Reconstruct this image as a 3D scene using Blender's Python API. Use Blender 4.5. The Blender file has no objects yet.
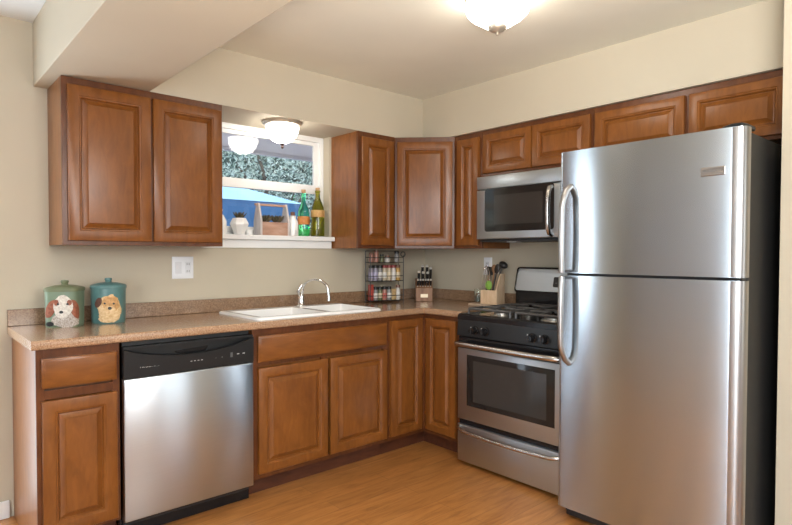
import bpy, bmesh, math, random
from mathutils import Vector, Matrix
C = bpy.context.scene.collection
S = bpy.context.scene
PI = math.pi
random.seed(7)

# ------------------------------------------------------------------ camera
yaw, pitch, roll = 0.7286, -0.0237, 0.0021
cd = bpy.data.cameras.new('camera'); cam = bpy.data.objects.new('camera', cd); C.objects.link(cam)
Fv = Vector((math.sin(yaw)*math.cos(pitch), math.cos(yaw)*math.cos(pitch), math.sin(pitch)))
Rv = Vector((math.cos(yaw), -math.sin(yaw), 0)); Uv = Rv.cross(Fv)
Rr = math.cos(roll)*Rv + math.sin(roll)*Uv; Ur = math.cos(roll)*Uv - math.sin(roll)*Rv
M3 = Matrix((Rr, Ur, -Fv)).transposed()
cam.matrix_world = Matrix.Translation((-3.233, -3.268, 1.279)) @ M3.to_4x4()
cd.sensor_width = 36; cd.lens = 562.9*36/792; cd.shift_y = 5.33/792; cd.clip_start = 0.02
S.camera = cam
# ------------------------------------------------------------------ light
S.view_settings.view_transform = 'Standard'; S.view_settings.look = 'None'
S.view_settings.gamma = 1; S.view_settings.exposure = 0.25
try: S.view_settings.use_curve_mapping = False
except Exception: pass
w = bpy.data.worlds.new('sky'); S.world = w; w.use_nodes = True
nt = w.node_tree; bg = nt.nodes['Background']
sk = nt.nodes.new('ShaderNodeTexSky'); sk.sky_type = 'NISHITA'; sk.sun_disc = False
sk.sun_elevation = math.radians(45); sk.sun_rotation = math.radians(200)
nt.links.new(sk.outputs[0], bg.inputs[0]); bg.inputs[1].default_value = 0.22
sd = bpy.data.lights.new('sun', 'SUN'); sd.energy = 4.0; sd.angle = 0.01; sd.color = (1, .96, .88)
sun = bpy.data.objects.new('sun', sd); C.objects.link(sun); sun.rotation_euler = (math.radians(-25), 0, math.radians(20))

def area(name, loc, rot, sx, sy, power, col):
    d = bpy.data.lights.new(name, 'AREA'); d.shape = 'RECTANGLE'; d.size = sx; d.size_y = sy
    d.energy = power; d.color = col
    o = bpy.data.objects.new(name, d); C.objects.link(o); o.location = loc; o.rotation_euler = rot
    return o
# daylight through the glazed doors and windows of the rooms beside and behind the camera
area('daylight_left', (-6.15, -4.6, 1.25), (0, math.radians(-90), 0), 2.1, 2.2, 110, (.84, .92, 1))
area('daylight_behind', (-.85, -6.15, 1.35), (math.radians(90), 0, 0), 1.2, 1.7, 9, (.90, .95, 1))
area('daylight_side_door', (-3.36, .05, 1.05), (math.radians(-90), 0, 0), .66, 2.0, 28, (.80, .90, 1))
# added area light out of view, aimed upward to brighten the ceiling
fl = area('added_upward_fill', (-3.3, -3.5, 1.3), (math.radians(180-28), 0, math.radians(-45)), .6, .6, 70, (1, .96, .91))
area('added_front_fill', (-2.4, -3.5, 1.75), (math.radians(79), 0, math.radians(-29)), .9, .7, 32, (1, .98, .95))  # added frontal fill, out of view, to lift the dark counter corner
fl.data.spread = math.radians(110)
# ------------------------------------------------------------------ materials
def mat(name, col, rough=.5, metal=0, **k):
    m = bpy.data.materials.new(name); m.use_nodes = True
    b = m.node_tree.nodes['Principled BSDF']
    b.inputs['Base Color'].default_value = (*col, 1); b.inputs['Roughness'].default_value = rough
    b.inputs['Metallic'].default_value = metal
    for kk, v in k.items(): b.inputs[kk.replace('_', ' ')].default_value = v
    return m
def N(m, t): return m.node_tree.nodes.new(t)
def L(m, a, b): m.node_tree.links.new(a, b)
def coords(m, sc, rot=(0, 0, 0), kind='Object'):
    t = N(m, 'ShaderNodeTexCoord'); mp = N(m, 'ShaderNodeMapping')
    mp.inputs['Scale'].default_value = sc; mp.inputs['Rotation'].default_value = rot
    L(m, t.outputs[kind], mp.inputs[0]); return mp.outputs[0]
def noise(m, vec, scale, detail=4, rough=.55, dist=0):
    n = N(m, 'ShaderNodeTexNoise'); n.inputs['Scale'].default_value = scale; n.inputs['Detail'].default_value = detail
    n.inputs['Roughness'].default_value = rough; n.inputs['Distortion'].default_value = dist
    L(m, vec, n.inputs['Vector']); return n.outputs[0]
def ramp(m, fac, stops):
    r = N(m, 'ShaderNodeValToRGB'); e = r.color_ramp.elements
    while len(e) < len(stops): e.new(.5)
    for i, (p, c) in enumerate(stops): e[i].position = p; e[i].color = (*c, 1)
    L(m, fac, r.inputs[0]); return r.outputs[0]
def bump(m, h, strength, dist=.01):
    b = N(m, 'ShaderNodeBump'); b.inputs['Strength'].default_value = strength; b.inputs['Distance'].default_value = dist
    L(m, h, b.inputs['Height']); L(m, b.outputs[0], m.node_tree.nodes['Principled BSDF'].inputs['Normal'])
def base(m, c): L(m, c, m.node_tree.nodes['Principled BSDF'].inputs['Base Color'])

def wall_mat(name, col):
    m = mat(name, col, .75)
    v = coords(m, (1, 1, 1)); n = noise(m, v, 1.3, 3)
    base(m, ramp(m, n, [(.3, tuple(c*.95 for c in col)), (.7, tuple(min(1, c*1.04) for c in col))]))
    bump(m, noise(m, coords(m, (1, 1, 1)), 90, 3), .12, .004)
    return m
M_WALL = wall_mat('wall_paint', (.505, .450, .345))
M_WALL2 = wall_mat('cool_reflection_wall_tint', (.62, .66, .70))  # unseen walls tinted cool so the steel mirrors a daylit room
M_CEIL = wall_mat('ceiling_paint', (.75, .735, .635))
M_CEILW = wall_mat('white_ceiling_paint', (.74, .77, .78))
M_TRIM = mat('white_trim_paint', (.80, .81, .80), .35)

def wood(name, dark, mid, light, axis='z', rough=.32):
    m = mat(name, mid, rough, Coat_Weight=.10, Coat_Roughness=.2, Specular_IOR_Level=.35)
    sc = {'z': (5.5, 5.5, 1.3), 'x': (1.3, 5.5, 5.5), 'y': (5.5, 1.3, 5.5)}[axis]
    v = coords(m, sc)
    g = noise(m, v, 5.5, 6, .62, .5)
    c1 = ramp(m, g, [(.28, dark), (.5, mid), (.74, light)])
    big = noise(m, coords(m, (1.5, 1.5, 1.2)), 2.2, 2)
    mx = N(m, 'ShaderNodeMixRGB'); mx.blend_type = 'MULTIPLY'; mx.inputs[0].default_value = .55
    L(m, c1, mx.inputs[1]); L(m, ramp(m, big, [(.3, (.72, .68, .66)), (.65, (1.06, 1.06, 1.06))]), mx.inputs[2])
    base(m, mx.outputs[0])
    bump(m, g, .05, .002)
    return m
WD, WM_, WL = (.148, .0475, .0085), (.195, .066, .0120), (.240, .085, .0165)
M_WOODV = wood('cherry_stained_wood', WD, WM_, WL, 'z')
M_WOODX = wood('cherry_stained_wood_across', WD, WM_, WL, 'x')
M_WOODBOX = wood('cherry_cabinet_side', (.17, .060, .015), (.225, .083, .022), (.27, .106, .031), 'z')
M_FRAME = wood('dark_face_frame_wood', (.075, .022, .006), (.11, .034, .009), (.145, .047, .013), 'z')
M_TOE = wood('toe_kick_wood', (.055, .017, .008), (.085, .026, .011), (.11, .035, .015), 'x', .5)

def floor_mat():
    m = mat('oak_plank_floor', (.4, .2, .08), .34, Coat_Weight=.2, Coat_Roughness=.25)
    v = coords(m, (1, 1, 1), (0, 0, 0))
    br = N(m, 'ShaderNodeTexBrick'); br.offset = .37; br.inputs['Scale'].default_value = 1
    br.inputs['Brick Width'].default_value = 1.15; br.inputs['Row Height'].default_value = .125
    br.inputs['Mortar Size'].default_value = .0012; br.inputs['Mortar Smooth'].default_value = .2
    br.inputs['Color1'].default_value = (0, 0, 0, 1); br.inputs['Color2'].default_value = (1, 1, 1, 1)
    br.inputs['Mortar'].default_value = (.5, .5, .5, 1)
    L(m, v, br.inputs['Vector'])
    g = noise(m, coords(m, (1.1, 8, 1)), 3.2, 6, .62, 1.2)
    c = ramp(m, g, [(.26, (.25, .093, .022)), (.48, (.40, .166, .044)), (.72, (.51, .235, .073))])
    pl = ramp(m, br.outputs['Color'], [(0, (.82, .80, .76)), (1, (1.1, 1.1, 1.08))])
    mx = N(m, 'ShaderNodeMixRGB'); mx.blend_type = 'MULTIPLY'; mx.inputs[0].default_value = .8
    L(m, c, mx.inputs[1]); L(m, pl, mx.inputs[2])
    mo = N(m, 'ShaderNodeMixRGB'); mo.inputs[2].default_value = (.20, .085, .03, 1)
    L(m, br.outputs['Fac'], mo.inputs[0]); L(m, mx.outputs[0], mo.inputs[1])
    base(m, mo.outputs[0]); bump(m, g, .04, .002)
    return m
M_FLOOR = floor_mat()

def laminate(k=1.0, name='speckled_brown_laminate'):
    m = mat(name, (.3, .19, .12), .2, Coat_Weight=.5, Coat_Roughness=.22)
    v = coords(m, (1, 1, 1))
    a = noise(m, v, 170, 4, .7); b = noise(m, v, 28, 4)
    c = ramp(m, a, [(p_, tuple(q_*k for q_ in c_)) for p_, c_ in [(.30, (.13, .07, .038)), (.46, (.35, .21, .12)), (.60, (.46, .30, .185)), (.72, (.60, .45, .31))]])
    mx = N(m, 'ShaderNodeMixRGB'); mx.blend_type = 'MULTIPLY'; mx.inputs[0].default_value = .5
    L(m, c, mx.inputs[1]); L(m, ramp(m, b, [(.3, (.75, .7, .66)), (.7, (1.1, 1.08, 1.05))]), mx.inputs[2])
    base(m, mx.outputs[0]); return m
M_LAM = laminate()
M_LAMB = laminate(.68, 'darker_speckled_laminate')

def steel(name, col, rough, aniso=.65, lines=True):
    m = mat(name, col, rough, 1.0, Anisotropic=aniso)
    t = N(m, 'ShaderNodeCombineXYZ'); t.inputs[2].default_value = 1
    L(m, t.outputs[0], m.node_tree.nodes['Principled BSDF'].inputs['Tangent'])
    if lines:
        g = noise(m, coords(m, (3, 3, 420)), 1, 3)
        base(m, ramp(m, g, [(.3, tuple(c*.975 for c in col)), (.7, tuple(min(1, c*1.02) for c in col))]))
        bump(m, g, .006, .001)
    return m
M_STEEL = steel('brushed_stainless_steel', (.475, .535, .59), .25, .85)
M_STEELW = steel('warm_stainless_steel', (.53, .57, .61), .28, .8)
M_STEELR = steel('range_stainless_steel', (.53, .59, .64), .40, .45)
M_STEELE = steel('stainless_edge', (.42, .42, .42), .34, .4, False)
M_HANDLE = mat('satin_metal_handle', (.56, .54, .52), .26, 1.0)
M_FHANDLE = mat('grey_metal_handle', (.40, .39, .38), .34, 1.0)
M_CHROME = mat('chrome', (.82, .82, .82), .07, 1.0)
M_NICKEL = mat('brushed_nickel', (.60, .55, .46), .42, .75)
M_BLACK = mat('black_enamel', (.008, .008, .009), .18, Specular_IOR_Level=.4)
M_BLACKM = mat('black_plastic', (.014, .014, .015), .45)
M_PANEL = mat('charcoal_control_panel', (.014, .015, .016), .30, Specular_IOR_Level=.35)
M_BLKSIDE = mat('black_textured_side', (.012, .012, .012), .55)
bump(M_BLKSIDE, noise(M_BLKSIDE, coords(M_BLKSIDE, (1, 1, 1)), 400, 2), .2, .002)
M_IRON = mat('cast_iron', (.060, .057, .055), .36)
M_ALU = mat('cast_aluminium', (.62, .60, .56), .35, 1.0)
M_DKGLASS = mat('dark_oven_glass', (.018, .017, .016), .06, Specular_IOR_Level=.45)
M_DKGLASS2 = mat('dark_window_tint', (.040, .037, .034), .10, Specular_IOR_Level=.5)
M_RACKREF = mat('oven_rack_behind_glass', (.10, .085, .07), .3)
M_SINK = mat('white_enamel', (.86, .86, .85), .16, Coat_Weight=.5, Coat_Roughness=.08)
M_WHITE = mat('white_plastic', (.78, .80, .82), .35)
M_WHITE2 = mat('pale_grey_plastic', (.68, .70, .72), .4)
M_PRINT = mat('grey_print', (.55, .55, .55), .5)
M_PRINTD = mat('dark_print', (.10, .10, .10), .5)
M_WIRE = mat('black_wire', (.015, .014, .013), .45)
M_CERAM = mat('white_ceramic', (.84, .85, .84), .2)
def emis(name, col, st):
    m = bpy.data.materials.new(name); m.use_nodes = True; n = m.node_tree.nodes; b = n['Principled BSDF']
    b.inputs['Base Color'].default_value = (.9, .88, .84, 1); b.inputs['Roughness'].default_value = .3
    b.inputs['Emission Color'].default_value = (*col, 1); b.inputs['Emission Strength'].default_value = st; return m
M_DOME = emis('lit_frosted_glass', (1, .94, .85), 13)
M_DOME2 = emis('lit_frosted_glass_small', (1, .94, .85), 16)
def glass(name, col, rough=0, tr=1.0):
    return mat(name, col, rough, Transmission_Weight=tr, IOR=1.45)
M_PANE = glass('window_glass', (1, 1, 1))
M_GREEN = glass('green_bottle_glass', (.22, .95, .42), .02)
M_OLIVE = glass('olive_bottle_glass', (.34, .34, .04), .02)
M_CLEAR = glass('clear_glass', (.93, .97, .95), .01)
def flat(name, col, r=.5): return mat(name, col, r)
def mottled(name, a, b, sc=30, rough=.6):
    m = mat(name, a, rough); base(m, ramp(m, noise(m, coords(m, (1, 1, 1)), sc, 4), [(.35, a), (.65, b)])); return m

# ------------------------------------------------------------------ mesh helpers
class MB:
    def __init__(s): s.bm = bmesh.new()
    def box(s, x0, x1, y0, y1, z0, z1):
        v = [s.bm.verts.new((x, y, z)) for z in (z0, z1) for x, y in ((x0, y0), (x1, y0), (x1, y1), (x0, y1))]
        for f in ((3, 2, 1, 0), (4, 5, 6, 7), (0, 1, 5, 4), (1, 2, 6, 5), (2, 3, 7, 6), (3, 0, 4, 7)):
            s.bm.faces.new([v[i] for i in f])
        return s
    def prism(s, poly, a, b, axis='z'):
        def P(p, t): return {'z': (p[0], p[1], t), 'y': (p[0], t, p[1]), 'x': (t, p[0], p[1])}[axis]
        lo = [s.bm.verts.new(P(p, a)) for p in poly]; hi = [s.bm.verts.new(P(p, b)) for p in poly]
        n = len(poly)
        s.bm.faces.new(lo[::-1]); s.bm.faces.new(hi)
        for i in range(n): s.bm.faces.new((lo[i], lo[(i+1) % n], hi[(i+1) % n], hi[i]))
        return s
    def lathe(s, prof, seg=24, c=(0, 0, 0), axis='z', sx=1, sy=1):
        rings = []
        for r, h in prof:
            if r < 1e-6:
                rings.append([s.bm.verts.new(s._ax(0, 0, h, c, axis))])
            else:
                rings.append([s.bm.verts.new(s._ax(r*sx*math.cos(2*PI*i/seg), r*sy*math.sin(2*PI*i/seg), h, c, axis)) for i in range(seg)])
        for a, b in zip(rings, rings[1:]):
            for i in range(seg):
                j = (i+1) % seg
                if len(a) == 1 and len(b) == 1: continue
                if len(a) == 1: s.bm.faces.new((a[0], b[j], b[i]))
                elif len(b) == 1: s.bm.faces.new((a[i], a[j], b[0]))
                else: s.bm.faces.new((a[i], a[j], b[j], b[i]))
        for r_, rev in ((rings[0], True), (rings[-1], False)):
            if len(r_) > 1: s.bm.faces.new(r_[::-1] if rev else r_)
        return s
    def _ax(s, a, b, h, c, axis):
        if axis == 'z': p = (a, b, h)
        elif axis == 'y': p = (a, h, b)
        else: p = (h, a, b)
        return (p[0]+c[0], p[1]+c[1], p[2]+c[2])
    def tube(s, pts, r, seg=10, closed=False):
        pts = [Vector(p) for p in pts]; n = len(pts); rings = []
        rs = r if isinstance(r, (list, tuple)) else [r]*n
        prev = None
        for i, p in enumerate(pts):
            if closed: t = pts[(i+1) % n]-pts[i-1]
            else: t = pts[min(i+1, n-1)]-pts[max(i-1, 0)]
            t.normalize()
            if prev is None:
                a = Vector((0, 0, 1)) if abs(t.z) < .9 else Vector((1, 0, 0))
                u = t.cross(a).normalized()
            else: u = (prev - t*prev.dot(t)).normalized()
            prev = u; v = t.cross(u)
            rings.append([s.bm.verts.new(p + rs[i]*(math.cos(2*PI*k/seg)*u + math.sin(2*PI*k/seg)*v)) for k in range(seg)])
        pairs = list(zip(rings, rings[1:])) + ([(rings[-1], rings[0])] if closed else [])
        for a, b in pairs:
            for k in range(seg):
                j = (k+1) % seg; s.bm.faces.new((a[k], a[j], b[j], b[k]))
        if not closed: s.bm.faces.new(rings[0][::-1]); s.bm.faces.new(rings[-1])
        return s
    def loft(s, loops, cap0=False, cap1=False):
        R = [[s.bm.verts.new(p) for p in lp] for lp in loops]
        for a, b in zip(R, R[1:]):
            n = len(a)
            for i in range(n): s.bm.faces.new((a[i], a[(i+1) % n], b[(i+1) % n], b[i]))
        if cap0: s.bm.faces.new(R[0][::-1])
        if cap1: s.bm.faces.new(R[-1])
        return s
    def rects(s, x0, x1, z0, z1, y, prof, cap0=False, cap1=False):
        """nested rectangular rings facing -y; prof = (inset, depth behind y)"""
        return s.loft([[(x0+i, y+d, z0+i), (x1-i, y+d, z0+i), (x1-i, y+d, z1-i), (x0+i, y+d, z1-i)] for i, d in prof], cap0, cap1)
    def xf(s, M): bmesh.ops.transform(s.bm, matrix=M, verts=s.bm.verts[:]); return s
    def build(s, name, m, parent=None, bevel=0, seg=2, smooth=40, loc=None, rot=None):
        bmesh.ops.recalc_face_normals(s.bm, faces=s.bm.faces[:])
        me = bpy.data.meshes.new(name); s.bm.to_mesh(me); s.bm.free()
        me.materials.append(m)
        if smooth:
            for p in me.polygons: p.use_smooth = True
            me.set_sharp_from_angle(angle=math.radians(smooth))
        o = bpy.data.objects.new(name, me); C.objects.link(o)
        if parent: o.parent = parent
        if loc: o.location = loc
        if rot: o.rotation_euler = rot
        if bevel:
            b = o.modifiers.new('bevel', 'BEVEL'); b.width = bevel; b.segments = seg; b.limit_method = 'ANGLE'; b.angle_limit = math.radians(35); b.harden_normals = True
        return o
def thing(name, label, cat, loc=(0, 0, 0), rz=0, group=None):
    o = bpy.data.objects.new(name, None); C.objects.link(o); o.location = loc; o.rotation_euler = (0, 0, rz)
    o.empty_display_size = .05
    return tag(o, label, cat, group)
def tag(o, label, cat, group=None):
    o['label'] = label; o['category'] = cat
    if group: o['group'] = group
    return o
def struct(o): o['kind'] = 'structure'; return o
def rr(w, h, r, n=5, cx=0, cz=0):
    """rounded rectangle outline"""
    pts = []
    for (sx, sz, a0) in ((1, 1, 0), (-1, 1, 90), (-1, -1, 180), (1, -1, 270)):
        for k in range(n+1):
            a = math.radians(a0+90*k/n)
            pts.append((cx+sx*(w/2-r)+r*math.cos(a), cz+sz*(h/2-r)+r*math.sin(a)))
    return pts
def arc(c, r, a0, a1, n, plane='xz', k=0):
    out = []
    for i in range(n+1):
        a = math.radians(a0+(a1-a0)*i/n); p, q = c[0]+r*math.cos(a), c[1]+r*math.sin(a)
        out.append({'xz': (p, k, q), 'yz': (k, p, q), 'xy': (p, q, k)}[plane])
    return out
def text(name, s, size, m, parent, loc, rot=(PI/2, 0, 0), ext=.0004):
    cu = bpy.data.curves.new(name, 'FONT'); cu.body = s; cu.size = size; cu.extrude = ext; cu.align_x = 'CENTER'; cu.align_y = 'CENTER'
    t = bpy.data.objects.new('tmp', cu); C.objects.link(t)
    dg = bpy.context.evaluated_depsgraph_get()
    me = bpy.data.meshes.new_from_object(t.evaluated_get(dg)); bpy.data.objects.remove(t)
    me.materials.clear(); me.materials.append(m)
    o = bpy.data.objects.new(name, me); C.objects.link(o); o.parent = parent; o.location = loc; o.rotation_euler = rot
    return o

# ------------------------------------------------------------------ the room
H = 2.410; SOF = 2.100; XL, YF = -6.2, -6.2
WX0, WX1, WZ0 = -1.86, -.945, 1.40
struct(MB().box(XL, .15, YF, .14, -.12, 0).build('floor', M_FLOOR, smooth=0))
b = MB().box(XL, -3.71, 0, .14, 0, H).box(-3.01, WX0, 0, .14, 0, H).box(-3.71, -3.01, 0, .14, 2.1, H).box(WX1, .15, 0, .14, 0, H).box(WX0, WX1, 0, .14, 0, WZ0-.03).box(WX0, WX1, 0, .14, SOF, H)
struct(b.build('wall_back', M_WALL, smooth=0))
struct(MB().box(0, .15, YF, 0, 0, H).build('wall_right', M_WALL, smooth=0))
b = MB().box(XL-.12, XL, YF, -5.75, 0, H).box(XL-.12, XL, -3.45, .14, 0, H).box(XL-.12, XL, -5.75, -3.45, 2.32, H).box(XL-.12, XL, -5.75, -3.45, 0, .18)
struct(b.build('wall_left', M_WALL2, smooth=0))
b = MB().box(XL, -1.47, YF-.12, YF, 0, H).box(-.23, .15, YF-.12, YF, 0, H).box(-1.47, -.23, YF-.12, YF, 0, .48).box(-1.47, -.23, YF-.12, YF, 2.22, H)
struct(b.build('wall_front', M_WALL2, smooth=0))
struct(MB().box(-2.40, .15, YF-.12, .14, H, H+.12).build('ceiling', M_CEIL, smooth=0))
struct(MB().box(XL-.12, -2.40, YF-.12, .14, H, H+.12).build('ceiling', M_CEILW, smooth=0))
struct(MB().box(-.57, 0, -2.725, -2.605, 0, H).build('wall_stub', M_WALL, smooth=0))
# boxed-in soffit over the cabinets and the beam that runs out from it
struct(MB().box(-2.255, 0, -.30, 0, SOF, H).box(-.325, 0, -2.605, -.30, SOF, H).build('soffit', M_WALL, smooth=0))
struct(MB().box(-2.71, -2.255, -4.6, 0, SOF, H).build('ceiling_beam', M_WALL, smooth=0, bevel=.004))
struct(MB().box(-3.01, -2.83, -.014, 0, 0, .085).build('baseboard_back', M_TRIM, bevel=.004))

# window
win = struct(bpy.data.objects.new('window_1', None)); C.objects.link(win)
fy0, fy1 = .07, .13
b = MB().box(WX0, WX0+.03, fy0, fy1, WZ0, SOF).box(WX1-.03, WX1, fy0, fy1, WZ0, SOF).box(WX0+.03, WX1-.03, fy0, fy1, SOF-.035, SOF).box(WX0+.03, WX1-.03, fy0, fy1, WZ0, WZ0+.02)
b.build('window_frame', M_TRIM, win, .003)
def sash(name, x0, x1, z0, z1, y0, y1, fw, fb, ft):
    o = MB().box(x0, x0+fw, y0, y1, z0, z1).box(x1-fw, x1, y0, y1, z0, z1).box(x0+fw, x1-fw, y0, y1, z0, z0+fb).box(x0+fw, x1-fw, y0, y1, z1-ft, z1).build(name, M_TRIM, win, .003)
    MB().box(x0+fw-.004, x1-fw+.004, (y0+y1)/2-.002, (y0+y1)/2+.002, z0+fb-.004, z1-ft+.004).build('pane', M_PANE, o, smooth=0)
sash('upper_sash', WX0+.03, WX1-.03, 1.715, SOF-.035, .088, .113, .04, .035, .025)
sash('lower_sash', WX0+.03, WX1-.03, WZ0+.02, 1.76, .062, .087, .04, .035, .06)
b = MB().box(WX0-.0, WX1, -.0, .07, WZ0-.03, WZ0).box(-1.872, WX1+.012, -.052, 0, WZ0-.03, WZ0).box(-1.872, WX1+.006, -.020, 0, WZ0-.082, WZ0-.03)
b.build('window_sill', M_TRIM, win, .004)

# outside the window
struct(MB().box(-9, 9, .16, 14, -.5, -.4).build('ground', mottled('pale_bounce_ground', (.62, .61, .58), (.72, .71, .69), 4, .9), smooth=0))  # unseen ground, made pale to bounce light up under the eave
struct(MB().prism([(.15, 2.40), (.15, 2.44), (.95, 2.17), (.95, 2.13)], -5, 5, 'x').box(-5, 5, .95, .99, 2.10, 2.20).build('roof_eave', mat('lilac_painted_eave', (.78, .79, .90), .6), smooth=0))
# ------------------------------------------------------------------ cabinets
def slab_door(name, x0, x1, z0, z1, yf, parent, m=None, mp=None, fw=.056):
    """raised panel door: frame with moulded inner edge, raised centre panel"""
    fw = min(fw, (z1-z0)*.26, (x1-x0)*.30)
    fr = MB()
    fr.rects(x0, x1, z0, z1, yf, [(0, .02), (0, .004), (.0015, .0015), (.005, 0), (fw-.010, 0), (fw-.007, .003), (fw-.002, .0035), (fw+.002, .008), (fw+.004, .0135), (fw+.004, .02)], cap0=False)
    d = fr.build(name, m or M_WOODV, parent, smooth=35)
    p = MB(); i = fw+.001
    pw = min(.027, (x1-x0-2*fw)*.3, (z1-z0-2*fw)*.3)
    p.rects(x0, x1, z0, z1, yf, [(i, .02), (i, .0150), (i+.005, .0145), (i+.009, .0125), (i+pw-.002, .0045), (i+pw, .0015), (i+pw+.003, .001)], cap0=True, cap1=True)
    p.build('raised_panel', mp or M_WOODV, d, smooth=35)
    return d
def drawer_front(name, x0, x1, z0, z1, yf, parent):
    b = MB(); b.rects(x0, x1, z0, z1, yf, [(0, .02), (0, .008), (.004, .005), (.006, .0045), (.011, .0008), (.014, 0)], cap0=True, cap1=True)
    return b.build(name, M_WOODX, parent, smooth=35)
def carcass(w, z0, z1, d, parent, ff=.038, top=.04, bot=.038, mids=(), rails=(), toe=False):
    """sides/top/bottom box plus a face frame at y=-d; local x 0..w"""
    MB().box(0, w, -d+.019, 0, z0, z1).build('body', M_WOODBOX, parent, .001)
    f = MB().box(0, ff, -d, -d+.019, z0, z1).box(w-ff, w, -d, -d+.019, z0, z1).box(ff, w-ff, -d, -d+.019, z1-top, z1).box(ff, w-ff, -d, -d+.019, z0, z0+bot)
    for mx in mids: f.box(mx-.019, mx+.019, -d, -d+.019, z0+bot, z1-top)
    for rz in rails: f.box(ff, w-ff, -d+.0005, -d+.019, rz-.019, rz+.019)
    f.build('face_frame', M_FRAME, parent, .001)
ZB, ZT = 1.321, SOF-.002
# wall L uppers
c = thing('upper_cabinet', 'two-door cherry wall cabinet under the ceiling beam, left of the window', 'cabinet', (-2.650, 0, 0))
carcass(.776, ZB, ZT, .305, c, mids=(.3975,))
slab_door('door', .022, .392, 1.341, 2.063, -.325, c); slab_door('door', .404, .766, 1.341, 2.063, -.325, c)
c = thing('upper_cabinet', 'narrow single-door wall cabinet right of the window, its side panel showing', 'cabinet', (-.928, 0, 0))
carcass(.326, ZB, ZT, .305, c)
slab_door('door', .026, .302, 1.341, 2.063, -.325, c)
# diagonal corner
c = thing('upper_cabinet', 'diagonal corner wall cabinet with one wide door above the knife block', 'cabinet', (0, 0, 0))
MB().prism([(-.599, 0), (0, 0), (0, -.597), (-.292, -.597), (-.599, -.292)], ZB, ZT).build('body', M_WOODBOX, c, .001)
dw = math.hypot(.293, .293)
Md = Matrix.Translation((-.599, -.305, 0)) @ Matrix.Rotation(-PI/4, 4, 'Z')
f = MB().box(0, .03, 0, .018, ZB, ZT).box(dw-.03, dw, 0, .018, ZB, ZT).box(.03, dw-.03, 0, .018, ZB, ZB+.038).box(.03, dw-.03, 0, .018, ZT-.04, ZT)
f.xf(Md); f.build('face_frame', M_FRAME, c, .001)
d = slab_door('door', .014, dw-.014, 1.341, 2.063, -.02, c); d.matrix_local = Md
# wall R uppers: local x runs toward the camera along the wall, front faces the room
def R(name, label, y, cat='cabinet', group=None): return thing(name, label, cat, (0, y, 0), -PI/2, group)
c = R('upper_cabinet', 'narrow single-door wall cabinet between corner cabinet and microwave', -.600)
carcass(.246, ZB, ZT, .305, c)
slab_door('door', .034, .226, 1.341, 2.063, -.325, c)
c = R('upper_cabinet', 'short two-door wall cabinet directly above the microwave', -.848)
carcass(.795, 1.795, ZT, .305, c, mids=(.395,))
slab_door('door', .014, .391, 1.813, 2.066, -.325, c, fw=.05); slab_door('door', .399, .781, 1.813, 2.066, -.325, c, fw=.05)
c = R('upper_cabinet', 'short two-door wall cabinet above the refrigerator', -1.645)
carcass(.945, 1.795, ZT, .305, c, mids=(.499,))
slab_door('door', .012, .487, 1.813, 2.064, -.325, c, fw=.05); slab_door('door', .508, .92, 1.813, 2.064, -.325, c, fw=.05)

# base cabinets
CZ = .929; BT = CZ-.038
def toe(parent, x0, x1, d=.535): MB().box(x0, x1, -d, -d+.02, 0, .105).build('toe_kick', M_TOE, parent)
c = thing('base_cabinet', 'base cabinet with one drawer and one door at the counter end', 'cabinet', (-2.812, 0, 0))
carcass(.316, .10, BT-.001, .61, c, ff=.03, rails=(.70,))
MB().box(0, .018, -.535, 0, 0, .10).build('side_skirt', M_WOODBOX, c)
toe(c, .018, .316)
drawer_front('drawer', .018, .302, .730, .852, -.63, c); slab_door('door', .018, .302, .118, .678, -.63, c)
c = thing('base_cabinet', 'sink base cabinet with false drawer front and two doors', 'cabinet', (-1.858, 0, 0))
carcass(.928, .10, .745, .61, c, bot=.03, top=.05, mids=(.449,))
MB().box(0, .928, -.61, -.591, .745, BT-.001).build('apron_rail', M_FRAME, c, .001)
MB().box(0, .928, -.591, -.57, .745, BT-.001).build('apron_back', M_WOODBOX, c)
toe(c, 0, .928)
drawer_front('false_drawer_front', .03, .912, .716, .853, -.63, c)
slab_door('door', .03, .464, .128, .685, -.63, c); slab_door('door', .484, .912, .128, .685, -.63, c)
c = thing('base_cabinet', 'corner base cabinet with two narrow doors meeting at a right angle', 'cabinet', (0, 0, 0))
MB().prism([(-.928, 0), (0, 0), (0, -.935), (-.591, -.935), (-.591, -.591), (-.928, -.591)], .10, BT-.001).build('body', M_WOODBOX, c, .001)
f = MB()
for (z0, z1) in ((.10, .13), (BT-.03, BT-.001)): f.box(-.928, -.61, -.61, -.591, z0, z1).box(-.61, -.591, -.935, -.591, z0, z1)
f.box(-.928, -.905, -.61, -.591, .13, BT-.03).box(-.61, -.591, -.935, -.905, .13, BT-.03).box(-.64, -.591, -.64, -.591, .13, BT-.03)
f.build('face_frame', M_FRAME, c, .001)
slab_door('door', -.914, -.640, .128, .862, -.63, c)
d = slab_door('door', .642, .905, .128, .862, -.63, c); d.rotation_euler = (0, 0, -PI/2)
MB().box(-.928, -.535, -.535, -.515, 0, .10).box(-.535, -.515, -.935, -.515, 0, .10).build('toe_kick', M_TOE, c)

# countertop
SX0, SX1, SY0, SY1 = -1.79, -.955, -.56, -.09   # cut-out for the sink
XA = -2.83
ins = .0
def strips(b, z0, z1):
    b.box(XA, SX0, -.622, 0, z0, z1).box(SX0, SX1, -.622, SY0, z0, z1).box(SX0, SX1, SY1, 0, z0, z1)
    b.box(SX1, -.622, -.622, 0, z0, z1).box(-.622, 0, -.958, 0, z0, z1)
b = MB(); strips(b, BT, CZ)
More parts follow.
